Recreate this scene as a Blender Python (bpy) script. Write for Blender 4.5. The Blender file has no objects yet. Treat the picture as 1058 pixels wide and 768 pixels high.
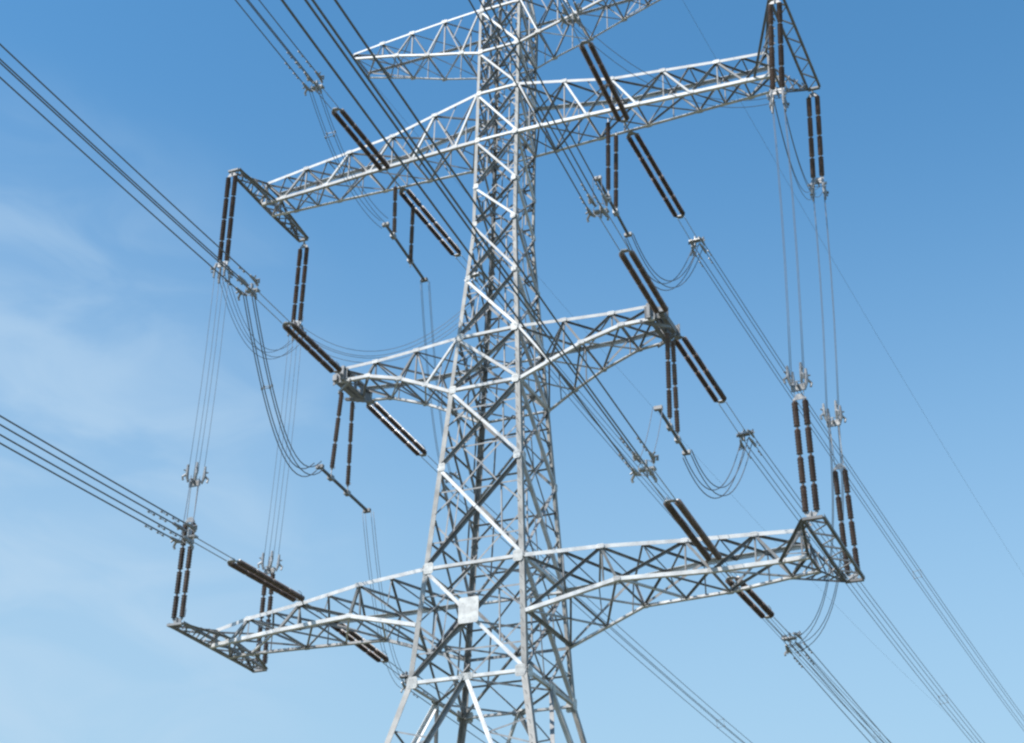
import bpy, bmesh, math, random
from mathutils import Vector, Matrix
random.seed(7)
V = Vector
scene = bpy.context.scene
COL = scene.collection

# ------------------------------------------------------------------ camera, sky, sun, exposure
YAW, PITCH, ROLL = -0.422347352, 0.498795782, 0.0188493042
FPX = 1602.39
fwd = V((math.sin(YAW)*math.cos(PITCH), math.cos(YAW)*math.cos(PITCH), math.sin(PITCH)))
rgt = V((math.cos(YAW), -math.sin(YAW), 0))
up = rgt.cross(fwd)
r2 = rgt*math.cos(ROLL) + up*math.sin(ROLL)
u2 = -rgt*math.sin(ROLL) + up*math.cos(ROLL)
cam = bpy.data.objects.new('camera', bpy.data.cameras.new('camera'))
COL.objects.link(cam)
m = Matrix((r2, u2, -fwd)).transposed().to_4x4()
m.translation = V((37.647, -81.927, 0.0))
cam.matrix_world = m
cam.data.sensor_width = 36
cam.data.lens = FPX/1058*36
cam.data.clip_end = 20000
cam.data.clip_start = 0.1
scene.camera = cam

EXPO = 0.55; HAZE_MAX = 0.8; BANK = 0.62; BANK_DIR = (-.668, .650, .362)
SUN_EL, SUN_AZ = math.radians(50), math.atan2(-0.50, -0.86)      # azimuth measured clockwise from +Y
sdir = V((math.sin(SUN_AZ)*math.cos(SUN_EL), math.cos(SUN_AZ)*math.cos(SUN_EL), math.sin(SUN_EL)))
w = bpy.data.worlds.new('World'); scene.world = w; w.use_nodes = True
nt = w.node_tree; nt.nodes.clear()
wo = nt.nodes.new('ShaderNodeOutputWorld'); bg = nt.nodes.new('ShaderNodeBackground')
sky = nt.nodes.new('ShaderNodeTexSky'); sky.sky_type = 'NISHITA'; sky.sun_disc = False
sky.sun_elevation = SUN_EL; sky.sun_rotation = SUN_AZ
sky.air_density = 1.0; sky.dust_density = 0.2; sky.ozone_density = 3.0; sky.altitude = 100
bg.inputs['Strength'].default_value = 0.15
L = nt.links.new
def wn(kind, **kw):
    n = nt.nodes.new(kind)
    for k, v in kw.items(): setattr(n, k, v)
    return n
tc = wn('ShaderNodeTexCoord'); hs = wn('ShaderNodeHueSaturation'); hs.inputs['Saturation'].default_value = 1.2; hs.inputs['Hue'].default_value = .488
L(sky.outputs[0], hs.inputs['Color'])
# the pale haze of the lower sky (by elevation above the horizon)
sx = wn('ShaderNodeSeparateXYZ'); L(tc.outputs['Generated'], sx.inputs[0])
hz = wn('ShaderNodeMapRange', interpolation_type='SMOOTHERSTEP'); L(sx.outputs['Z'], hz.inputs['Value'])
for k, v in (('From Min', .70), ('From Max', .10), ('To Min', 0.0), ('To Max', HAZE_MAX)): hz.inputs[k].default_value = v
# a bank of thin high cloud low in the west (left of the tower), broken up by noise
dt = wn('ShaderNodeVectorMath', operation='DOT_PRODUCT'); L(tc.outputs['Generated'], dt.inputs[0]); dt.inputs[1].default_value = BANK_DIR
bk = wn('ShaderNodeMapRange', interpolation_type='SMOOTHSTEP'); L(dt.outputs['Value'], bk.inputs['Value'])
for k, v in (('From Min', .955), ('From Max', .998), ('To Min', 0.0), ('To Max', 1.0)): bk.inputs[k].default_value = v
mp = wn('ShaderNodeMapping'); mp.inputs['Scale'].default_value = (3.0, 2.2, 6.0); mp.inputs['Rotation'].default_value = (0.2, 0.35, 0.4)
no = wn('ShaderNodeTexNoise'); no.inputs['Scale'].default_value = 3.4; no.inputs['Detail'].default_value = 8
no.inputs['Roughness'].default_value = 0.5; no.inputs['Distortion'].default_value = 0.6
L(tc.outputs['Generated'], mp.inputs['Vector']); L(mp.outputs[0], no.inputs['Vector'])
nr = wn('ShaderNodeMapRange', interpolation_type='SMOOTHSTEP'); L(no.outputs['Fac'], nr.inputs['Value'])
for k, v in (('From Min', .36), ('From Max', .70), ('To Min', .28), ('To Max', 1.0)): nr.inputs[k].default_value = v
mu = wn('ShaderNodeMath', operation='MULTIPLY'); L(bk.outputs[0], mu.inputs[0]); L(nr.outputs[0], mu.inputs[1])
m2 = wn('ShaderNodeMath', operation='MULTIPLY'); L(mu.outputs[0], m2.inputs[0]); m2.inputs[1].default_value = BANK
K = 1/(.15*2**EXPO)
def mixc(fac, src, col):
    x = wn('ShaderNodeMix', data_type='RGBA'); L(fac, x.inputs['Factor']); L(src, x.inputs['A']); x.inputs['B'].default_value = (*[c*K for c in col], 1); return x.outputs['Result']
c1 = mixc(hz.outputs[0], hs.outputs['Color'], (.45, .64, .77))
c2 = mixc(m2.outputs[0], c1, (.52, .70, .88))
L(c2, bg.inputs['Color']); L(bg.outputs[0], wo.inputs['Surface'])

sl = bpy.data.lights.new('sun', 'SUN'); sl.energy = 3.4; sl.angle = math.radians(0.5); sl.color = (1.0, 0.95, 0.88)
so = bpy.data.objects.new('sun', sl); COL.objects.link(so)
so.rotation_euler = sdir.to_track_quat('Z', 'Y').to_euler(); so.location = (0, 0, 120)

scene.view_settings.view_transform = 'Standard'; scene.view_settings.look = 'None'
scene.view_settings.exposure = EXPO; scene.view_settings.gamma = 1; scene.view_settings.use_curve_mapping = False
scene.render.engine = 'CYCLES'
scene.cycles.filter_width = 2.4

# ------------------------------------------------------------------ materials
def mat(name, col, col2=None, rough=0.5, metal=0.0, scale=3.0, bump=0.0, spec=0.5, detail=6, coat=0.0, vary=0.0, rust=0.0):
    mt = bpy.data.materials.new(name); mt.use_nodes = True
    n = mt.node_tree.nodes; k = mt.node_tree.links.new; b = n['Principled BSDF']
    b.inputs['Roughness'].default_value = rough; b.inputs['Metallic'].default_value = metal
    b.inputs['Specular IOR Level'].default_value = spec; b.inputs['Coat Weight'].default_value = coat
    g = n.new('ShaderNodeNewGeometry'); t = n.new('ShaderNodeTexNoise')
    t.inputs['Scale'].default_value = scale; t.inputs['Detail'].default_value = detail
    k(g.outputs['Position'], t.inputs['Vector'])
    r = n.new('ShaderNodeValToRGB'); r.color_ramp.elements[0].position = .33; r.color_ramp.elements[1].position = .67
    r.color_ramp.elements[0].color = (*col, 1); r.color_ramp.elements[1].color = (*(col2 or col), 1)
    k(t.outputs['Fac'], r.inputs['Fac']); colour = r.outputs['Color']
    if vary:
        oi = n.new('ShaderNodeObjectInfo'); vr = n.new('ShaderNodeMapRange'); k(oi.outputs['Random'], vr.inputs['Value'])
        vr.inputs['To Min'].default_value = 1-vary; vr.inputs['To Max'].default_value = 1+vary*.6
        vm = n.new('ShaderNodeVectorMath'); vm.operation = 'SCALE'; k(colour, vm.inputs[0]); k(vr.outputs[0], vm.inputs['Scale']); colour = vm.outputs[0]
    if rust:
        t2 = n.new('ShaderNodeTexNoise'); t2.inputs['Scale'].default_value = 2.3; t2.inputs['Detail'].default_value = 8; t2.inputs['Roughness'].default_value = .7
        k(g.outputs['Position'], t2.inputs['Vector']); r3 = n.new('ShaderNodeMapRange'); k(t2.outputs['Fac'], r3.inputs['Value'])
        r3.inputs['From Min'].default_value = .56; r3.inputs['From Max'].default_value = .72; r3.inputs['To Max'].default_value = rust
        xm = n.new('ShaderNodeMix'); xm.data_type = 'RGBA'; k(r3.outputs[0], xm.inputs['Factor']); k(colour, xm.inputs['A']); xm.inputs['B'].default_value = (.20, .13, .085, 1); colour = xm.outputs['Result']
    k(colour, b.inputs['Base Color'])
    mr = n.new('ShaderNodeMapRange'); mr.inputs['To Min'].default_value = rough-.1; mr.inputs['To Max'].default_value = rough+.12
    k(t.outputs['Fac'], mr.inputs['Value']); k(mr.outputs[0], b.inputs['Roughness'])
    if bump:
        bp = n.new('ShaderNodeBump'); bp.inputs['Strength'].default_value = bump
        k(t.outputs['Fac'], bp.inputs['Height']); k(bp.outputs[0], b.inputs['Normal'])
    return mt
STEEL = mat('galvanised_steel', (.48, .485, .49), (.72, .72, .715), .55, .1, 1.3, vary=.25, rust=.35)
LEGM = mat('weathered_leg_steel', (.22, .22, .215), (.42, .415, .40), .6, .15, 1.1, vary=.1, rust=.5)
DULL_SHADED = mat('weathered_shaded_galvanised_steel', (.20, .20, .205), (.34, .34, .34), .6, .15, 1.7, vary=.25, rust=.4)  # darker copy of the galvanised steel, with the shade of dark members in its colour
PLATE = mat('bright_galvanised_plate', (.48, .48, .47), (.70, .70, .68), .5, .1, 3.0, vary=.12, rust=.45)
PORC = mat('brown_glazed_porcelain', (.10, .066, .052), (.18, .12, .092), .32, 0, 2.5, coat=.25, vary=.25)
CAP = mat('cast_fitting_metal', (.24, .24, .245), (.42, .42, .42), .45, .3, 6, vary=.2)
CAPD = mat('dull_cap_metal', (.15, .14, .14), (.24, .23, .23), .6, .2, 6)
ALU = mat('stranded_aluminium_wire', (.12, .13, .145), (.18, .19, .205), .55, .3, 4)
JALU = mat('upright_aluminium_wire', (.19, .20, .22), (.26, .27, .29), .55, .3, 4)
GRASS = mat('dry_field', (.085, .09, .05), (.17, .16, .10), .9, 0, .05, .3)
CONC = mat('concrete', (.33, .32, .30), (.42, .41, .39), .85, 0, 2, .1)

# ------------------------------------------------------------------ helpers
def link(name, bm, mats, parent=None, smooth=False):
    me = bpy.data.meshes.new(name); bm.normal_update(); bm.to_mesh(me); bm.free()
    for x in (mats if isinstance(mats, (list, tuple)) else [mats]): me.materials.append(x)
    if smooth:
        for f in me.polygons: f.use_smooth = True
    o = bpy.data.objects.new(name, me); COL.objects.link(o)
    if parent is not None: o.parent = parent
    return o
def thing(name, label, cat, loc=(0, 0, 0), group=None):
    o = bpy.data.objects.new(name, None); COL.objects.link(o); o.location = loc
    o['label'] = label; o['category'] = cat
    if group: o['group'] = group
    return o
def node(name, parent):
    o = bpy.data.objects.new(name, None); COL.objects.link(o); o.parent = parent; return o
def loc(root):               # the world offset of a thing, so that its parts can be written in world coordinates
    return V(root.location)
def quadbox(bm, p, q, a, b, a0, a1, b0, b1):
    """box along p-q, spanning a0..a1 along unit a and b0..b1 along unit b"""
    vs = [bm.verts.new(P + a*i + b*j) for P in (p, q) for i, j in ((a0, b0), (a1, b0), (a1, b1), (a0, b1))]
    for f in ((3, 2, 1, 0), (4, 5, 6, 7), (0, 1, 5, 4), (1, 2, 6, 5), (2, 3, 7, 6), (3, 0, 4, 7)):
        bm.faces.new([vs[i] for i in f])
def angle_bar(bm, p, q, n, s, t=None, edge=1, out=False, off=0.0):
    """rolled steel angle from p to q. n = outward normal of the lattice face.
    plate lies in the face; the other leg stands in (out=False) or out, on the edge side (+1/-1)"""
    p, q, n = V(p), V(q), V(n).normalized(); d = (q-p).normalized()
    t = t or max(.012, s*.1)
    n = (n - d*n.dot(d)).normalized(); a = n.cross(d)
    if a.z < 0 or (abs(a.z) < 1e-4 and a.x < 0): a = -a
    quadbox(bm, p, q, a, n, -s/2, s/2, off, off+t)
    lo, hi = (s/2-t, s/2) if edge > 0 else (-s/2, -s/2+t)
    if out: quadbox(bm, p, q, a, n, lo, hi, off+t+.0005, off+s)
    else: quadbox(bm, p, q, a, n, lo, hi, off-s, off-.0005)
def frame(d, ref=V((0, 0, 1))):
    d = d.normalized()
    if abs(d.dot(ref)) > .97: ref = V((0, 1, 0))
    a = d.cross(ref).normalized(); return a, a.cross(d).normalized()
def tube(bm, pts, r, n=6, cap=True):
    rings = []
    for i, P in enumerate(pts):
        d = (pts[min(i+1, len(pts)-1)] - pts[max(i-1, 0)])
        if i == 0: a, b = frame(d)
        else:
            d = d.normalized(); a = (a - d*a.dot(d)).normalized(); b = a.cross(d).normalized()
        rr = r[i] if isinstance(r, (list, tuple)) else r
        rings.append([bm.verts.new(P + a*math.cos(2*math.pi*k/n)*rr + b*math.sin(2*math.pi*k/n)*rr) for k in range(n)])
    for x, y in zip(rings, rings[1:]):
        for k in range(n): bm.faces.new((x[k], x[(k+1) % n], y[(k+1) % n], y[k]))
    if cap:
        bm.faces.new(rings[0][::-1]); bm.faces.new(rings[-1])
def lerp(a, b, t): return a + (b-a)*t

# ------------------------------------------------------------------ ground
bm = bmesh.new()
N = 60
def gz(x, y):
    d = math.hypot(x, y)
    return -1.6 + (0.35*math.sin(x*.013+1)*math.cos(y*.011) + .2*math.sin(x*.03+y*.02)) * min(1, max(0, (d-130)/200)) * (1+d/900)
R_ = 9000
cs = [R_*(abs(2*i/N-1)**2.2)*(1 if 2*i/N > 1 else -1) for i in range(N+1)]
g = [[bm.verts.new((x, y, gz(x, y))) for x in cs] for y in cs]
for i in range(N):
    for j in range(N): bm.faces.new((g[i][j], g[i][j+1], g[i+1][j+1], g[i+1][j]))
o = link('ground', bm, GRASS, smooth=True); o['kind'] = 'structure'

# ------------------------------------------------------------------ tower
GZ = -1.6
tower = thing('lattice_tower', 'tall galvanised steel lattice power tower with wide crossarms seen against blue sky', 'pylon', (0, 0, GZ))
T0 = V((0, 0, GZ))
def hw(z):
    if z > 79.5: return 1.65 - (z-79.5)*.12
    if z > 59.5: return 1.65
    if z > 27.15: return (3.3 + (59.5-z)*.1322)/2
    return (3.3 + 32.35*.1322)/2 + (27.15-z)*.235
def P(x, y, z): return V((x, y, z)) - T0
def corner(sx, sy, z): h = hw(z); return P(sx*h, sy*h, z)
# main legs: a heavy angle, open to the inside
for sx, sy in ((-1, -1), (1, -1), (1, 1), (-1, 1)):
    bm = bmesh.new()
    zs = [GZ+.3, 12.5, 27.15, 46.9, 59.5, 71.5, 79.5, 86]
    for z0, z1 in zip(zs, zs[1:]):
        s = .37 if z1 < 30 else .32 if z1 < 50 else .26 if z1 < 62 else .23 if z1 < 75 else .20
        p, q = corner(sx, sy, z0), corner(sx, sy, z1)
        X, Y = V((-sx, 0, 0)), V((0, -sy, 0)); t = s*.1
        quadbox(bm, p, q, X, Y, -.004, s, -.004, t)
        quadbox(bm, p, q, Y, X, t+.001, s, -.004, t)
    bmesh.ops.recalc_face_normals(bm, faces=bm.faces)
    link('leg', bm, LEGM, tower)
    bm = bmesh.new(); c = corner(sx, sy, GZ); 
    tube(bm, [c+V((0, 0, -1.2)), c+V((0, 0, .3)), c+V((0, 0, .36))], [1.0, .8, .7], 16)
    link('footing', bm, CONC, tower)

FACES = [((-1, -1), (1, -1), V((0, -1, 0))), ((1, -1), (1, 1), V((1, 0, 0))),
         ((1, 1), (-1, 1), V((0, 1, 0))), ((-1, 1), (-1, -1), V((-1, 0, 0)))]
LV = [27.2, 34.4, 41.3, 46.9, 50.9, 55.6, 60.1, 63.3, 67.3, 71.5, 75.4, 79.4, 83.0]
lac = bmesh.new()                                    # the small redundant members
def plate(name, c, ax, ay, n, sx_, sy_, parent, m=None, th=.02, off=.03, cut=.28):
    bm = bmesh.new(); ax, ay, n = ax.normalized(), ay.normalized(), n.normalized()
    out = []
    for i, j in ((-1, -1+cut), (-1+cut, -1), (1-cut, -1), (1, -1+cut), (1, 1-cut), (1-cut, 1), (-1+cut, 1), (-1, 1-cut)):
        out.append(c + ax*i*sx_/2 + ay*j*sy_/2 + n*off)
    a = [bm.verts.new(v) for v in out]; b = [bm.verts.new(v + n*th) for v in out]
    bm.faces.new(a[::-1]); bm.faces.new(b)
    for k in range(8): bm.faces.new((a[k], a[(k+1) % 8], b[(k+1) % 8], b[k]))
    # bolt heads
    for i in (-.55, 0, .55):
        for j in (-.55, .55):
            q = c + ax*i*sx_/2 + ay*j*sy_/2 + n*(off+th)
            quadbox(bm, q, q+n*.02, ax, ay, -.022, .022, -.022, .022)
    bmesh.ops.recalc_face_normals(bm, faces=bm.faces)
    return link(name, bm, m or PLATE, parent)
for (c0, c1, n) in FACES:
    for z0, z1 in zip(LV, LV[1:]):
        a, b, c, d = corner(*c0, z0), corner(*c1, z0), corner(*c0, z1), corner(*c1, z1)
        h = z1-z0; s = .21 if z0 < 40 else .19 if z0 < 55 else .15
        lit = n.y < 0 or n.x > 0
        # top-left to bottom-right: plate shows; the other diagonal carries its leg outwards on the upper edge
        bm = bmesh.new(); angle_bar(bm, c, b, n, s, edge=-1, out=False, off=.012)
        link('cross_brace', bm, STEEL if lit else DULL_SHADED, tower)  # lit faces take the light steel, the others the copy toned for shade
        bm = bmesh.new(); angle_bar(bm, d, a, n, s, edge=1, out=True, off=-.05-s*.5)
        link('cross_brace', bm, DULL_SHADED, tower)  # shade under the outward leg is also put into the bar's colour
        o = (a+b+c+d)/4
        if h > 3:
            for (u, v, w0, w1) in ((a, c, a, c), (b, d, b, d)):
                angle_bar(lac, lerp(o, u, .5), lerp(u, v, .25), n, .10, off=-.14)
                angle_bar(lac, lerp(o, v, .5), lerp(u, v, .75), n, .10, off=-.14)
                angle_bar(lac, lerp(o, u, .5), lerp(o, v, .5), n, .08, off=-.32)
                if h > 3.8:
                    angle_bar(lac, lerp(o, u, .5), lerp(u, v, .47), n, .10, off=-.26)
                    angle_bar(lac, lerp(o, v, .5), lerp(u, v, .53), n, .10, off=-.26)
        angle_bar(lac, lerp(o, c, .5), lerp(c, d, .5), n, .08, off=-.26); angle_bar(lac, lerp(o, d, .5), lerp(c, d, .5), n, .08, off=-.26)
        if h > 5:
            angle_bar(lac, lerp(o, a, .5), lerp(a, b, .5), n, .10, off=-.26); angle_bar(lac, lerp(o, b, .5), lerp(a, b, .5), n, .10, off=-.26)
            angle_bar(lac, lerp(o, a, .5), lerp(o, b, .5), n, .10, off=-.3); angle_bar(lac, lerp(o, c, .5), lerp(o, d, .5), n, .10, off=-.3)
    # horizontals at the crossarm levels
    for z in (79.4, 75.4, 71.5, 67.3, 50.9, 46.9, 34.4, 27.2):
        a, b = corner(*c0, z), corner(*c1, z)
        bm = bmesh.new(); angle_bar(bm, a, b, n, .2 if z < 60 else .16, edge=-1, out=False, off=.05)
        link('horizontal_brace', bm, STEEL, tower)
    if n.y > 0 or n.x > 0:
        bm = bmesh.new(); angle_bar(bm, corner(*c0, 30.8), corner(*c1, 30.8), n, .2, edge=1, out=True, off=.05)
        link('horizontal_brace', bm, DULL_SHADED, tower)
    # gussets where braces meet the legs
    for z in LV[:-1]:
        k = .62 if z < 36 else .46 if z < 52 else .34
        for cc, other in ((c0, c1), (c1, c0)):
            c = corner(*cc, z); d = (corner(*other, z)-c).normalized()
            if n.y < 0 or n.x > 0 or z in (27.2, 34.4, 46.9, 50.9, 67.3):
                plate('gusset_plate', c + d*(k*.5+.05), d, V((0, 0, 1)), n, k, k*1.15, tower, off=.075, m=PLATE if z < 72 else STEEL)
    # lower K panels down to the ground
    z0, z1, z2 = 27.2, 13.0, GZ+.35
    for za, zb in ((z0, z1), (z1, z2)):
        a, b = corner(*c0, za), corner(*c1, za); mm = (a+b)/2
        for k_, e in enumerate((corner(*c0, zb), corner(*c1, zb))):
            bm = bmesh.new(); angle_bar(bm, mm, e, n, .26, edge=-1 if k_ else 1, out=not k_, off=.012 if k_ else -.15)
            link('leg_brace', bm, STEEL if k_ else DULL_SHADED, tower)  # one brace in light steel, its partner in the shade-toned copy
            top = (a, b)[k_]
            for f0, f1 in ((.25, .2), (.25, .32), (.5, .45), (.5, .58), (.75, .72), (.75, .84)):
                angle_bar(lac, lerp(mm, e, f0), lerp(top, e, f1), n, .09, off=-.2)
        plate('gusset_plate', mm, (b-a), V((0, 0, 1)), n, .9, .42, tower, off=.075, m=PLATE)
        bm = bmesh.new(); angle_bar(bm, corner(*c0, zb if zb > 5 else 13.0), corner(*c1, zb if zb > 5 else 13.0), n, .2, off=.05)
        if zb > 5: link('horizontal_brace', bm, STEEL, tower)
        else: bm.free()
    # the big centre plate of the panel below the bottom arm
    if n.y < 0:
        c = (corner(*c0, 34.4)+corner(*c1, 34.4)+corner(*c0, 27.2)+corner(*c1, 27.2))/4
        plate('centre_plate', c+V((0, 0, .45)), V((1, 0, 0)), V((0, 0, 1)), n, 1.3, 1.6, tower, off=.2, cut=.12)
# plan bracing inside the body
for z in (75.4, 67.3, 50.9, 46.9, 34.4, 30.8, 27.2):
    q = [corner(sx, sy, z) for sx, sy in ((-1, -1), (1, -1), (1, 1), (-1, 1))]
    md = [(q[i]+q[(i+1) % 4])/2 for i in range(4)]
    for i in range(4): angle_bar(lac, md[i], md[(i+1) % 4], V((0, 0, 1)), .11, off=-.1)
    if z > 60: angle_bar(lac, q[0], q[2], V((0, 0, 1)), .1, off=-.2)
o = link('lacing', lac, DULL_SHADED, tower); o['kind'] = 'stuff'
# step bolts up the nearest leg
bm = bmesh.new()
z = 2.0
while z < 79:
    c = corner(1, -1, z); s = .3 if z > 60 else .4
    d = V((-1, 0, 0)) if int(z/.45) % 2 else V((0, 1, 0)); n = V((0, -1, 0)) if d.x else V((1, 0, 0))
    q = c + d*s*.5; tube(bm, [q+n*.01, q+n*.2], .014, 5); z += .45
o = link('step_bolts', bm, DULL_SHADED, tower); o['kind'] = 'stuff'
# grounding peak
bm = bmesh.new()
for sx, sy in ((-1, -1), (1, -1), (1, 1), (-1, 1)): angle_bar(bm, corner(sx, sy, 86), P(0, 0, 89), V((0, sy, 0)), .14)
link('peak', bm, STEEL, tower)

# ------------------------------------------------------------------ crossarms (parts of the tower, their members sub-parts)
arm_budget = {}
def crossarm(side, top, bot, nind=16, chord_s=.2, br=.13):
    """top/bot: lists of (x, halfwidth, z) from the body outwards"""
    arm = node('crossarm', tower)
    rest = bmesh.new(); cand = []
    def Q(n, sy): return P(side*n[0], sy*n[1], n[2])
    for sy in (-1, 1):
        nf = V((0, sy, 0))
        for seq, e in ((top, 1), (bot, -1)):
            bm = bmesh.new()
            for a, b in zip(seq, seq[1:]):
                # chords show a lit outer leg below and a flat top/bottom leg
                angle_bar(bm, Q(a, sy), Q(b, sy), nf, chord_s, edge=e, out=False, off=0)
            bmesh.ops.remove_doubles(bm, verts=bm.verts, dist=.0001)
            link('chord', bm, STEEL, arm)
        # side faces: zigzag between the chords
        i = j = 0; zig = [(top[0], 't'), ]
        seq = sorted([(n[0], 't', n) for n in top[1:]] + [(n[0], 'b', n) for n in bot[1:]], key=lambda e: e[0])
        lt, lb = top[0], bot[0]
        for k, (x, ty, nn) in enumerate(seq):
            if ty == 't': A, B = lb, nn; lt = nn
            else: A, B = lt, nn; lb = nn
            cand.append((Q(A, sy), Q(B, sy), nf, br, ty, sy))
            # redundant from the middle of the brace
            mid = lerp(Q(A, sy), Q(B, sy), .5)
            if (Q(A, sy)-Q(B, sy)).length > 3.2:
                other = Q(lt, sy) if ty == 'b' else Q(lb, sy)
                prev = (bot if ty == 'b' else top)
                ip = prev.index(nn)
                pm = lerp(Q(prev[ip-1], sy), Q(nn, sy), .5)
                angle_bar(rest, mid, pm, nf, .075, off=-.1)
        # verticals
        for n in top[1:]:
            for a, b in zip(bot, bot[1:]):
                if a[0] <= n[0] <= b[0] and b[0] > a[0]:
                    f = (n[0]-a[0])/(b[0]-a[0]); lo = lerp(V(a), V(b), f)
                    angle_bar(rest, Q(n, sy), P(side*lo.x, sy*lo.y, lo.z), nf, .09, off=-.1)
    # top and bottom planes: crossed lacing
    for seq, up_ in ((top, 1), (bot, -1)):
        nf = V((0, 0, up_))
        for a, b in zip(seq, seq[1:]):
            n_ = max(1, round((b[0]-a[0])/2.6)) if a[1] > 1.2 else max(1, round((b[0]-a[0])/1.9))
            for k in range(n_):
                p0 = lerp(V(a), V(b), k/n_); p1 = lerp(V(a), V(b), (k+1)/n_)
                A0, A1, B0, B1 = Q(p0, -1), Q(p1, -1), Q(p0, 1), Q(p1, 1)
                cand.append((A0, B1, nf, br*.8, 'p', up_)); cand.append((B0, A1, nf, br*.8, 'q', up_))
                angle_bar(rest, A1, B1, nf, .1, off=-.03*up_)
        e = seq[-1]
        cand.append((Q(e, -1), Q(e, 1), nf, br, 'p', up_))
    cand.sort(key=lambda c: -(c[0]-c[1]).length*(1 if c[4] in 'tb' else .6))
    for k, (a, b, nf, s, ty, sy) in enumerate(cand):
        bm = bmesh.new() if k < nind else rest
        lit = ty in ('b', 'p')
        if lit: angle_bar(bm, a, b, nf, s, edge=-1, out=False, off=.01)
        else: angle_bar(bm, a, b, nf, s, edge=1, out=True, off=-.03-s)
        if k < nind: link('diagonal_brace', bm, STEEL if lit and sy < 1 else DULL_SHADED, arm)
    o = link('lacing', rest, DULL_SHADED, arm); o['kind'] = 'stuff'
    for sy in (-1, 1):
        for n in top[1:-1]+bot[1:-1]:
            d = V((side, 0, 0)); plate('gusset_plate', Q(n, sy), d, V((0, 0, 1)), V((0, sy, 0)), .46, .28, arm, m=STEEL, off=.04)
    return arm
def tip_beam(arm, side, corners, ends, s=.16):
    """outrigger across the arm tip. corners: arm-end nodes (x, halfw, z); ends: (x, y, z) of near and far end"""
    beam = bmesh.new(); lc = bmesh.new()
    E = [P(*e) for e in ends]
    dy = (E[1]-E[0]).normalized(); ax = V((side, 0, 0))
    w_ = .55 if ends[0][2] < 50 else .42
    # end cross plates
    for e in E: quadbox(beam, e-ax*w_-dy*.12, e+ax*w_-dy*.12, dy, V((0, 0, 1)), 0, .24, -.09, .06)
    # outer rail and the rails running to the arm end
    for off in (-w_, w_): angle_bar(beam, E[0]+ax*off, E[1]+ax*off, V((0, 0, -1)), s, edge=1)
    for k in range(10):
        a = lerp(E[0], E[1], k/10); b = lerp(E[0], E[1], (k+1)/10)
        sg = 1 if k % 2 else -1
        angle_bar(lc, a+ax*w_*sg, b-ax*w_*sg, V((0, 0, -1)), .08, off=.02)
    for sy, e in ((-1, E[0]), (1, E[1])):
        for (x, h, z) in corners:
            c = P(side*x, sy*h, z)
            t = e + (ax*-w_ if x < abs(ends[0][0])-1 else ax*w_)
            angle_bar(beam, c, t, V((side, 0, .3)), s*.85)
        for k in range(1, 5):
            f0, f1 = k/5, (k-.5)/5
            for (x, h, z), (x2, h2, z2) in zip(corners, corners[1:]+corners[:1]):
                c, c2 = P(side*x, sy*h, z), P(side*x2, sy*h2, z2)
                angle_bar(lc, lerp(c, e, f0), lerp(c2, e, f1), V((side, 0, .2)), .075)
    link('end_beam', beam, DULL_SHADED, arm); link('beam_lacing', lc, DULL_SHADED, arm)
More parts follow.
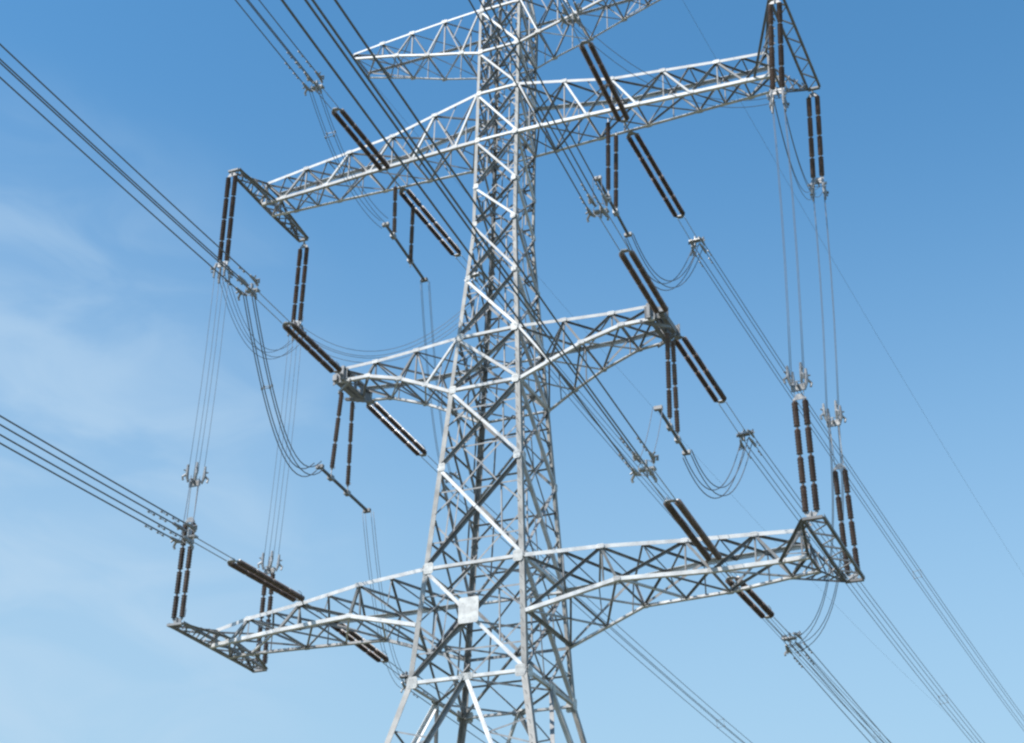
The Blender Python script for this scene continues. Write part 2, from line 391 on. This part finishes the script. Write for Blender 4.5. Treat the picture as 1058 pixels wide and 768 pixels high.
for side in (-1, 1):
    # earth wire arm
    a = crossarm(side, [(1.65, 1.65, 79.5), (4.6, 1.6, 79.4), (7.4, 1.5, 79.3), (10, 1.4, 79.2), (12.6, 1.25, 79.1)],
                 [(1.65, 1.65, 75.4), (3.1, 1.6, 75.9), (6.0, 1.55, 76.7), (8.7, 1.45, 77.6), (12.6, 1.25, 78.7)], 14, .15, .1)
    # top arm
    zt = 69.0 if side < 0 else 69.15
    a = crossarm(side, [(1.65, 1.65, 71.5), (5.1, 1.5, 70.75), (8.6, 1.38, 69.95), (12.3, 1.2, 69.65), (16.1, 1.0, 69.35), (19.6, .85, zt)],
                 [(1.65, 1.65, 67.3), (3.3, 1.6, 67.3), (6.8, 1.45, 67.3), (10.4, 1.3, 67.28), (14.2, 1.1, 67.25), (17.9, .95, 67.22), (20.0, .85, 67.2)], 18, .22, .14)
    z_ = 67.5 if side < 0 else 69.9
    x_ = 19.75 if side < 0 else 21.4
    tip_beam(a, side, [(18.7, .93, 67.22), (20, .85, 67.2), (19.6, .85, zt)], [(side*x_, -5, z_), (side*x_, 5, z_)])
    # middle arm
    a = crossarm(side, [(2.22, 2.22, 50.9), (5.3, 2.05, 50.75), (8.5, 1.85, 50.65), (11.2, 1.6, 50.75)],
                 [(2.48, 2.48, 46.9), (4.4, 2.2, 47.9), (6.5, 2.0, 48.9), (9.1, 1.75, 49.75), (11.3, 1.6, 49.85)], 16, .22, .14)
    bm = bmesh.new()                                   # the heavy bracket that holds the strings
    for z, e in ((50.75, 1), (49.85, -1)):
        quadbox(bm, P(side*11.0, -1.9, z), P(side*11.0, 2.2, z), V((1, 0, 0)), V((0, 0, 1)), -.12, .12, -.08, .08)
    for y in (-1.85, -.9, 0, .9, 2.15):
        quadbox(bm, P(side*11.0, y, 49.93), P(side*11.0, y, 50.67), V((1, 0, 0)), V((0, 1, 0)), -.1, .1, -.06, .06)
    for sy in (-1, 1): 
        quadbox(bm, P(side*10.7, sy*1.7, 50.3), P(side*12.1, sy*1.15, 50.3), V((0, 0, 1)), V((0, 1, 0)), -.42, .42, -.03, .03)
        quadbox(bm, P(side*10.4, sy*1.68, 49.7), P(side*12.0, sy*.5, 49.6), V((0, 0, 1)), V((0, 1, 0)), -.1, .1, -.1, .1)
    quadbox(bm, P(side*11.75, -1.6, 50.3), P(side*11.75, 1.9, 50.3), V((1, 0, 0)), V((0, 0, 1)), -.16, .16, -.3, .12)
    link('tip_bracket', bm, DULL_SHADED, a)
    # bottom arm
    k = 1 if side > 0 else 0
    a = crossarm(side, [(3.31, 3.31, 34.4), (8.0, 2.9, 34.4 if k else 34.2), (12.8, 1.95, 34.4 if k else 33.9), (16.8, 1.5, 34.35 if k else 33.6), (19.4, 1.2, 34.3 if k else 33.2)],
                 [(3.55, 3.55, 30.85), (8.8, 2.45, 32.45), (14.3, 1.85, 32.4), (18.2, 1.35, 32.6 if k else 32.3), (19.8, 1.2, 32.7 if k else 32.2)], 20, .24, .16)
    z_ = 32.45 if side < 0 else 33.3
    x_ = 19.9 if side < 0 else 21.0
    tip_beam(a, side, [(18.2, 1.35, 32.5), (19.8, 1.2, 32.7 if k else 32.2), (19.4, 1.2, 34.3 if k else 33.2)], [(side*x_, -5, z_), (side*x_, 5, z_)])

# ------------------------------------------------------------------ insulators
rod_cache = {}
def rod_mesh(length, rad=.19):
    key = (round(length, 2), rad)
    if key in rod_cache: return rod_cache[key]
    bm = bmesh.new(); n = 12
    segs = 4 if length > 6.2 else 3
    prof = [(0, .02, 1), (.0, .07, 1)]
    sl_ = length/segs
    for s in range(segs):
        x0 = s*sl_
        prof += [(x0+.01, .085, 1), (x0+.08, .085, 1), (x0+.085, .06, 0)]
        m_ = int((sl_-.19)/.095); st = (sl_-.19)/m_
        for k in range(m_):
            x = x0+.09+k*st; big = rad if k % 2 == 0 else rad*.88
            prof += [(x+.008, .10, 0), (x+.026, big, 0), (x+.046, big*.98, 0), (x+.072, .105, 0)]
        prof += [(x0+sl_-.085, .06, 0), (x0+sl_-.08, .085, 1), (x0+sl_-.01, .075, 1), (x0+sl_-.005, .045, 1)]
    prof += [(length, .02, 1)]
    rings = [[bm.verts.new((x, r*math.cos(2*math.pi*k/n), r*math.sin(2*math.pi*k/n))) for k in range(n)] for x, r, _ in prof]
    for i in range(len(prof)-1):
        for k in range(n):
            f = bm.faces.new((rings[i][k], rings[i+1][k], rings[i+1][(k+1) % n], rings[i][(k+1) % n]))
            f.material_index = 1 if prof[i][2] and prof[i+1][2] else 0
    bm.faces.new(rings[0]); bm.faces.new(rings[-1][::-1])
    bmesh.ops.recalc_face_normals(bm, faces=bm.faces)
    me = bpy.data.meshes.new('insulator_rod'); bm.to_mesh(me); bm.free()
    me.materials.append(PORC); me.materials.append(CAPD)
    rod_cache[key] = me; return me
def put_rod(parent, p, q, rad=.19):
    d = q-p; o = bpy.data.objects.new('insulator_rod', rod_mesh(d.length, rad)); COL.objects.link(o)
    o.parent = parent; o.location = p; o.rotation_euler = d.to_track_quat('X', 'Z').to_euler(); return o
def yoke(name, parent, c, d, a, b, half, m=None, depth=.35):
    bm = bmesh.new(); pts = [(-depth/2, -half*.5), (-depth/2, half*.5), (depth/2, half+.12), (depth/2, -half-.12)]
    for s in (-.03, .03): 
        pass
    lo = [bm.verts.new(c + d*x + a*y - b*.025) for x, y in pts]; hi = [bm.verts.new(c + d*x + a*y + b*.025) for x, y in pts]
    bm.faces.new(lo); bm.faces.new(hi[::-1])
    for k in range(4): bm.faces.new((lo[k], lo[(k+1) % 4], hi[(k+1) % 4], hi[k]))
    bmesh.ops.recalc_face_normals(bm, faces=bm.faces)
    return link(name, bm, m or CAP, parent)
def ring(bm, c, a, b, ra, rb, r=.025, n=16):
    pts = [c + a*math.cos(2*math.pi*k/n)*ra + b*math.sin(2*math.pi*k/n)*rb for k in range(n+1)]
    tube(bm, pts, r, 5, cap=False)
SQ = [(-1, -1), (1, -1), (1, 1), (-1, 1)]
BS = .40                                             # half spacing of a four-wire bundle
def bundle_offsets(d, half=BS):
    a, b = frame(d); c, s = math.cos(.12), math.sin(.12)
    return [(a*(i*c-j*s) + b*(i*s+j*c))*half for i, j in SQ]
def assembly(label, A, d, s0, s1, sy, group, clamp=True, cat='insulator', half=.30, nfit=4):
    """double string along d from A: rods s0..s1, link rods to the conductor yoke at sy"""
    d = V(d).normalized(); A = V(A); t = thing('insulator_string', label, cat, A, group)
    a, b = frame(d)
    bm = bmesh.new(); tube(bm, [d*.0, d*(s0-.3)], .05, 6)
    ring(bm, d*.12, d, b, .16, .1, .035, 10)
    link('tower_link', bm, CAP, t)
    yoke('yoke_plate', t, d*(s0-.17), d, a, b, half)
    for s in (-1, 1): put_rod(t, d*s0 + a*s*half, d*s1 + a*s*half)
    yoke('yoke_plate', t, d*(s1+.17), -d, a, b, half)
    for pts in ([d*(s0+.1)-a*half, d*(s0+.25)-a*half+b*.32, d*(s0+.75)-a*half+b*.36], [d*(s1-.1)+a*half, d*(s1-.2)+a*half+b*.36, d*(s1-.7)+a*half+b*.40]):
        bm = bmesh.new(); tube(bm, pts, .022, 5); link('arcing_horn', bm, CAP, t)
    if sy > s1+.8:
        bm = bmesh.new()
        for s in (-1, 1): tube(bm, [d*(s1+.3)+a*s*half*.9, d*(sy-.5)+a*s*half*.9], .028, 6)
        link('link_rod', bm, CAP, t)
    if clamp:
        bm = bmesh.new()
        quadbox(bm, d*(sy-.55)-a*.42, d*(sy-.55)+a*.42, d, b, -.2, .2, -.05, .05)
        quadbox(bm, d*(sy-.45)-b*.42, d*(sy-.45)+b*.42, d, a, -.14, .14, -.03, .03)
        link('bundle_yoke', bm, CAP, t)
        for off in bundle_offsets(d):
            c = bmesh.new(); p0 = d*(sy-.5)+off*.8
            tube(c, [p0, d*sy+off, d*(sy+.75)+off], [.06, .12, .075], 8)
            # jumper palm and the small horn that stands off every clamp
            o_ = off.normalized()
            tube(c, [d*(sy+.1)+off, d*(sy-.05)+off+o_*.28+V((0, 0, -.1)), d*(sy-.10)+off+o_*.22+V((0, 0, -.28))], .075, 6)
            tube(c, [d*(sy+.3)+off, d*(sy+.36)+off+o_*.24], .05, 6)
            link('dead_end_clamp', c, CAP, t)
        bm = bmesh.new(); ring(bm, d*(sy-.35), a, b, .40, .40, .022, 14)
        for s in (-1, 1): tube(bm, [d*(sy-.35)+a*s*.4, d*(sy-.5)+a*s*.25], .02, 5)
        link('corona_ring', bm, CAP, t)
    return A + d*sy
def dirv(sgn, t, s): return V((t, sgn, s))
G1 = 'tension insulator strings of the line'
YK = {}
spec = [
 ('topL', 'near', (-9.1, 0, 67.2), dirv(-1, .08, -.10), 1.6, 9.75, 13.3, 'brown double insulator string reaching up-left from under the upper left crossarm'),
 ('topR', 'near', (9.1, 0, 66.9), dirv(-1, .09, -.10), .5, 10.0, 13.2, 'dark double insulator string slanting across the front of the upper right crossarm'),
 ('midL', 'near', (-11.5, 0, 50.5), dirv(-1, .11, -.09), 2.3, 10.0, 15.6, 'brown double insulator string reaching up-left from the tip of the short left middle arm'),
 ('midR', 'near', (11.7, 0, 50.3), dirv(-1, .08, -.10), 1.8, 10.3, 16.0, 'dark double insulator string rising up-left from the tip of the short right middle arm'),
 ('botL', 'near', (-12.7, 0, 34.2), dirv(-1, .09, -.09), 2.6, 11.3, 16.9, 'dark double insulator string above the outer half of the lower left crossarm'),
 ('botR', 'near', (14.3, 0, 33.3), dirv(-1, .09, -.09), 1.8, 12.3, 18.0, 'dark double insulator string coming down to the top of the lower right crossarm'),
 ('topL', 'far', (-9.1, 0, 67.2), dirv(1, .05, -.08), 1.6, 10.0, 13.6, 'dark double insulator string running down from the upper left crossarm to the tower leg'),
 ('topR', 'far', (9.1, 0, 66.9), dirv(1, .03, -.08), 1.3, 11.0, 14.9, 'black double insulator string slanting down-right below the upper right crossarm'),
 ('midL', 'far', (-11.5, 0, 50.5), dirv(1, .06, -.10), 2.9, 10.2, 14.4, 'dark double insulator string slanting down-right under the short left middle arm'),
 ('midR', 'far', (11.7, 0, 50.3), dirv(1, .04, -.09), 2.0, 10.0, 15.4, 'black double insulator string slanting down-right from the tip of the right middle arm'),
 ('botL', 'far', (-12.7, 0, 34.2), dirv(1, .04, -.09), 1.7, 8.8, 12.4, 'dark double insulator string hanging out below the lower left crossarm'),
 ('botR', 'far', (14.3, 0, 33.3), dirv(1, .08, -.06), 1.9, 7.9, 12.4, 'black double insulator string slanting down-right below the lower right crossarm'),
]
for k, e, A, d, s0, s1, sy, lab in spec:
    YK[k, e] = assembly(lab, A, d, s0, s1, sy, G1)
    # strap from the arm to the string end
G2 = 'upright insulator strings at the crossarm ends'
D_, U_ = V((0, 0, -1)), V((0, 0, 1))
VT = {}
vs = [
 ('LN', (-19.85, -5, 67.35), V((.02, 0, -1)), .35, 7.9, 8.6, 'double insulator string hanging from the outer end of the upper left crossarm beam'),
 ('LF', (-19.6, 5, 67.3), V((0, 0, -1)), .6, 7.4, 8.0, 'double insulator string hanging from the inner end of the upper left crossarm beam'),
 ('RN', (21.3, -5, 69.75), V((-.04, 0, -1)), .3, 7.3, 8.0, 'black double insulator string in front of the upper right crossarm tip'),
 ('RF', (21.3, 5, 69.7), V((-.03, 0, -1)), .5, 7.4, 8.2, 'black double insulator string hanging free below the upper right crossarm tip'),
]
for k, A, d, s0, s1, sy, lab in vs: VT[k, 't'] = assembly(lab, A, d, s0, s1, sy, G2)
vs = [
 ('LN', (-19.75, -5, 32.6), V((.0, 0, 1)), .2, 6.8, 10.1, 'double insulator string standing on the outermost corner of the lower left crossarm'),
 ('LF', (-19.85, 5, 32.6), V((.0, 0, 1)), .2, 6.9, 7.6, 'double insulator string standing on the inner far corner of the lower left crossarm beam'),
 ('RN', (20.95, -5, 33.45), V((-.02, 0, 1)), .2, 7.1, 8.4, 'black double insulator string standing on the near end of the lower right crossarm beam'),
 ('RF', (20.95, 5, 33.4), V((-.03, 0, 1)), .3, 7.2, 10.9, 'black double insulator string standing on the far end of the lower right crossarm beam'),
]
for k, A, d, s0, s1, sy, lab in vs: VT[k, 'b'] = assembly(lab, A, d, s0, s1, sy, G2)

# jumper supports: two hanging strings that carry a stiff bar
BAR = {}
def hang_string(label, top, bot, group):
    t = thing('insulator_string', label, 'insulator', top, group); d = (bot-top).normalized(); Ln = (bot-top).length
    for u0, u1 in ((0, .35), (Ln-.3, Ln)):
        bm = bmesh.new(); tube(bm, [d*u0, d*u1], .04, 6); link('hook', bm, CAP, t)
    put_rod(t, d*.33, d*(Ln-.3), .17)
    a, b = frame(d)
    for u in (.5, Ln-.5):
        bm = bmesh.new(); tube(bm, [d*u, d*u + b*.3, d*(u+(.2 if u < 1 else -.2)) + b*.42], .018, 5); link('arcing_horn', bm, CAP, t)
G3 = 'insulator strings carrying the jumper bars'
for k, tops, bots, b0, b1, where in (
    ('topL', [(-9.1, .4, 67.1), (-9.1, 3.3, 67.1)], [(-9.2, .9, 62.6), (-9.2, 3.6, 61.6)], (-9.3, -.4, 63.0), (-9.3, 6.2, 61.9), 'below the upper left crossarm'),
    ('topR', [(8.1, -.7, 67.1), (8.1, .9, 67.1)], [(8.1, -.9, 60.6), (8.1, .55, 60.1)], (8.1, -3.0, 60.6), (8.1, 3.1, 59.7), 'below the upper right crossarm'),
    ('midL', [(-11.5, -.9, 49.7), (-11.5, .6, 49.7)], [(-11.6, -1.3, 43.1), (-11.6, .95, 42.8)], (-11.6, -2.9, 42.95), (-11.6, 3.9, 42.45), 'below the left middle arm'),
    ('midR', [(11.7, -.3, 49.7), (11.7, .8, 49.7)], [(11.7, -.4, 42.9), (11.7, 1.1, 42.6)], (11.7, -2.7, 42.9), (11.7, 2.9, 42.3), 'below the right middle arm')):
    for i in range(2):
        hang_string(('left' if i == 0 else 'right') + ' one of two slim insulator strings hanging ' + where, V(tops[i]), V(bots[i]), G3)
    b0, b1 = V(b0), V(b1); BAR[k] = (b0, b1)
    t = thing('jumper_bar', 'dark stiff jumper bar hung from two insulator strings ' + where, 'conductor bar', b0, 'jumper bars under the arms')
    d = (b1-b0).normalized(); Ln = (b1-b0).length; a, b = frame(d)
    bm = bmesh.new()
    tube(bm, [V((0, 0, 0)), d*Ln], .11, 8); link('tube', bm, ALU, t, smooth=True)
    for u in (.02, .98):
        bm = bmesh.new(); quadbox(bm, d*(Ln*u)-a*.26, d*(Ln*u)+a*.26, d, b, -.12, .12, -.12, .12); link('end_clamp', bm, DULL_SHADED, t)
    for i in range(2):
        bm = bmesh.new(); c = V(bots[i])-b0; c = d*c.dot(d); quadbox(bm, c+V((0, 0, .1)), c+V((0, 0, -.2)), d, a, -.2, .2, -.17, .17)
        link('hanger_clamp', bm, CAP, t)

# ------------------------------------------------------------------ wires
def bundle(name, label, cat, pts, group, half=BS, r=.026, n=4, spacers=(), dampers=(), m=None):
    root = V(pts[0]); t = thing(name, label, cat, root, group); m = m or ALU
    pts = [V(q)-root for q in pts]
    d0 = (pts[-1]-pts[0])
    offs = []
    for i in range(len(pts)):
        d = pts[min(i+1, len(pts)-1)]-pts[max(i-1, 0)]
        if i == 0: a, b = frame(d)
        else: dd = d.normalized(); a = (a - dd*a.dot(dd)).normalized(); b = a.cross(dd).normalized()
        c, s = math.cos(.12), math.sin(.12)
        if n == 4: offs.append([(a*(x*c-y*s)+b*(x*s+y*c))*half for x, y in SQ])
        elif n == 2: offs.append([a*half, -a*half])
        else: offs.append([V((0, 0, 0))])
    for k in range(n):
        bm = bmesh.new(); tube(bm, [p+o[k] for p, o in zip(pts, offs)], r, 6); link('wire', bm, m, t, smooth=True)
    def atlen(L_):
        acc = 0
        for i in range(len(pts)-1):
            s = (pts[i+1]-pts[i]).length
            if acc+s >= L_: return lerp(pts[i], pts[i+1], (L_-acc)/s), offs[i], (pts[i+1]-pts[i]).normalized()
            acc += s
        return pts[-1], offs[-1], (pts[-1]-pts[-2]).normalized()
    for L_ in spacers:
        p, o, d = atlen(L_); bm = bmesh.new()
        for k in range(n):
            tube(bm, [p+o[k], p+o[(k+1) % n]], .022, 5)
            quadbox(bm, p+o[k]-d*.08, p+o[k]+d*.08, *frame(d), -.045, .045, -.045, .045)
        link('spacer', bm, CAP, t)
    for L_ in dampers:
        p, o, d = atlen(L_)
        for k in range(n):
            bm = bmesh.new(); c = p+o[k]+V((0, 0, -.12)); tube(bm, [p+o[k]+V((0, 0, -.01)), c], .02, 5)
            tube(bm, [c-d*.34, c-d*.2, c-d*.19, c+d*.19, c+d*.2, c+d*.34], [.05, .055, .012, .012, .055, .05], 6)
            link('vibration_damper', bm, CAP, t)
    return t
def span(P0, t, sgn, s, length, c=.0003, n=26):
    return [P0 + V((t*u, sgn*u, s*u + c*u*u)) for u in [length*(i/n)**1.6 for i in range(n+1)]]
G4 = 'four-wire conductor bundles of the spans'
for key, t, s, Ln, lab in (
    (('topL', 'near'), .09, -.10, 90, 'thin four-wire bundle leaving the top edge left of the earth wire arm'),
    (('topR', 'near'), .09, -.10, 90, 'four-wire bundle rising above the clamp at the top beside the upper right arm'),
    (('midL', 'near'), .10, -.11, 90, 'four-wire bundle entering at the upper left edge and running to the left middle arm'),
    (('midR', 'near'), .10, -.10, 90, 'thin four-wire bundle coming from behind the tower to the right middle arm'),
    (('botL', 'near'), .085, -.095, 90, 'four-wire bundle entering halfway down the left edge to the lower left crossarm'),
    (('botR', 'near'), .11, -.12, 90, 'boldest four-wire bundle, crossing from the top edge behind the tower to the lower right crossarm')):
    bundle('conductor_bundle', lab, 'power line', span(YK[key], t, -1, s, Ln), G4, r=.040, dampers=(1.8, 3.0) if key[0] in ('topL', 'botL', 'botR') else (1.8,), spacers=())
for key, t, s, Ln, lab in (
    (('topL', 'far'), .05, -.09, 330, 'faint four-wire bundle leaving behind the tower from the upper left crossarm'),
    (('topR', 'far'), .08, -.12, 330, 'four-wire bundle running from the upper right crossarm down to the right edge'),
    (('midL', 'far'), .05, -.07, 330, 'faint four-wire bundle emerging below the lower right arm beside the tower leg'),
    (('midR', 'far'), .05, -.06, 330, 'four-wire bundle passing behind the lower right beam to the bottom right corner'),
    (('botL', 'far'), .05, -.08, 330, 'four-wire bundle leaving behind the tower legs from the lower left crossarm'),
    (('botR', 'far'), .06, -.08, 330, 'four-wire bundle leaving the lower right crossarm towards the bottom edge')):
    bundle('conductor_bundle', lab, 'power line', span(YK[key], t, 1, s, Ln), G4, r=.031, dampers=(1.6,) if key[0] != 'botR' else (1.6, 2.6), spacers=(60, 120))
G5 = 'upright four-wire bundles between the crossarms'
for k, lab in (('LN', 'outer upright bundle of thin wires beside the left end of the tower'), ('LF', 'inner upright bundle of thin wires hanging to the lower left crossarm'),
               ('RN', 'nearer upright bundle of thin wires between the two right crossarms'), ('RF', 'farther upright bundle of thin wires at the right ends of the crossarms')):
    a, b = VT[k, 't'], VT[k, 'b']
    bundle('upright_bundle', lab, 'power line', [lerp(a, b, f) + V((.12*math.sin(math.pi*f), 0, 0)) for f in (0, .2, .4, .6, .8, 1)], G5, r=.017, half=.36, m=ALU)
def droop(a, b, sag, side=V((0, 0, 0)), n=18, skew=0.0):
    a, b = V(a), V(b); out = []
    for i in range(n+1):
        f = i/n; g_ = 4*f*(1-f)*(1+skew*(f-.5)*2)
        out.append(lerp(a, b, f) + V((0, 0, -sag*g_)) + side*g_)
    return out
G6 = 'jumper loops around the tower'
def jump(lab, a, b, sag, n=2, half=.28, r=.03, skew=0, side=V((0, 0, 0)), m=None, sp=()):
    bundle('jumper', lab, 'jumper cable', droop(a, b, sag, side, skew=skew), G6, half=half, r=r, n=n, m=m, spacers=sp)
e_ = V((0, 0, -.3))
jump('thin jumper dropping from the clamp above the upper left crossarm to its hanging bar', YK['topL', 'near']+e_, BAR['topL'][0], 1.6, n=4, half=.3, r=.022, sp=(3.5,))
jump('jumper dropping from the bar under the upper left crossarm behind the middle arm', BAR['topL'][1], YK['midL', 'far']+e_, 2.4, n=4, half=.3, r=.02, m=JALU)
jump('long dark jumper sagging from the left clamp to the lower left hanging bar', YK['midL', 'near']+e_, BAR['midL'][0], 3.6, n=4, half=.26, r=.036, skew=.25, sp=(6,))
jump('pale jumper falling from the left hanging bar behind the lower left crossarm', BAR['midL'][1], YK['botL', 'far']+e_, 3.2, n=4, half=.3, r=.02, m=JALU)
jump('short jumper linking the lower left clamp to the upright wires', YK['botL', 'near']+e_, VT['LN', 'b'], 1.2, r=.025)
jump('small loop of jumper wires between the two left upright bundles', VT['LN', 't'], VT['LF', 't']+V((0, 0, -1.2)), 3.3, n=4, half=.26, r=.022)
jump('wide shallow jumper sagging from the left upright wires towards the tower', VT['LF', 't'], YK['topL', 'far']+V((0, 0, -2.2)), 3.6, n=4, half=.32, r=.02, m=JALU)
jump('faint jumper sagging from the top clamp to the right crossarm end', YK['topR', 'near']+e_, VT['RN', 't'], 2.6, n=2, half=.35, r=.02)
jump('loop of jumper wires between the two right upright bundles', VT['RN', 't'], VT['RF', 't'], 3.0, n=4, half=.26, r=.02)
jump('jumper dropping behind the lower right beam and curving back to the bottom clamp', VT['RF', 'b'], YK['botR', 'far']+e_, 3.4, n=4, half=.3, r=.024, side=V((1.0, 0, 0)))
jump('short jumper from the right middle arm clamp to the upper right hanging bar', YK['midR', 'near']+V((0, 0, .2)), BAR['topR'][0], .5, r=.025)
jump('rounded jumper loop below the upper right hanging bar', BAR['topR'][1], YK['topR', 'far']+e_, 3.7, n=4, half=.26, r=.034)
jump('short upright jumper between the right hanging bar and the lower clamp', BAR['midR'][0], YK['botR', 'near']+V((0, 0, .2)), .4, n=2, half=.3, r=.022, m=JALU)
jump('rounded jumper loop below the lower right hanging bar', BAR['midR'][1], YK['midR', 'far']+e_, 3.3, n=4, half=.28, r=.036)
# earth wires
G7 = 'earth wires at the tower top'
for sd, sgn, lab in ((-1, -1, 'single earth wire running forward from the tip of the top left arm'), (-1, 1, 'single earth wire running back from the tip of the top left arm'),
                     (1, -1, 'single earth wire running forward from the top right arm'), (1, 1, 'very faint single earth wire descending across the sky at the right')):
    p0 = V((sd*12.8, sgn*1.3, 79.0)) if not (sd > 0 and sgn > 0) else V((12.9, 1.3, 78.8))
    bundle('earth_wire', lab, 'power line', span(p0, .07 if sgn > 0 else .1, sgn, -.07, 330 if sgn > 0 else 90), G7, r=.011, n=1)
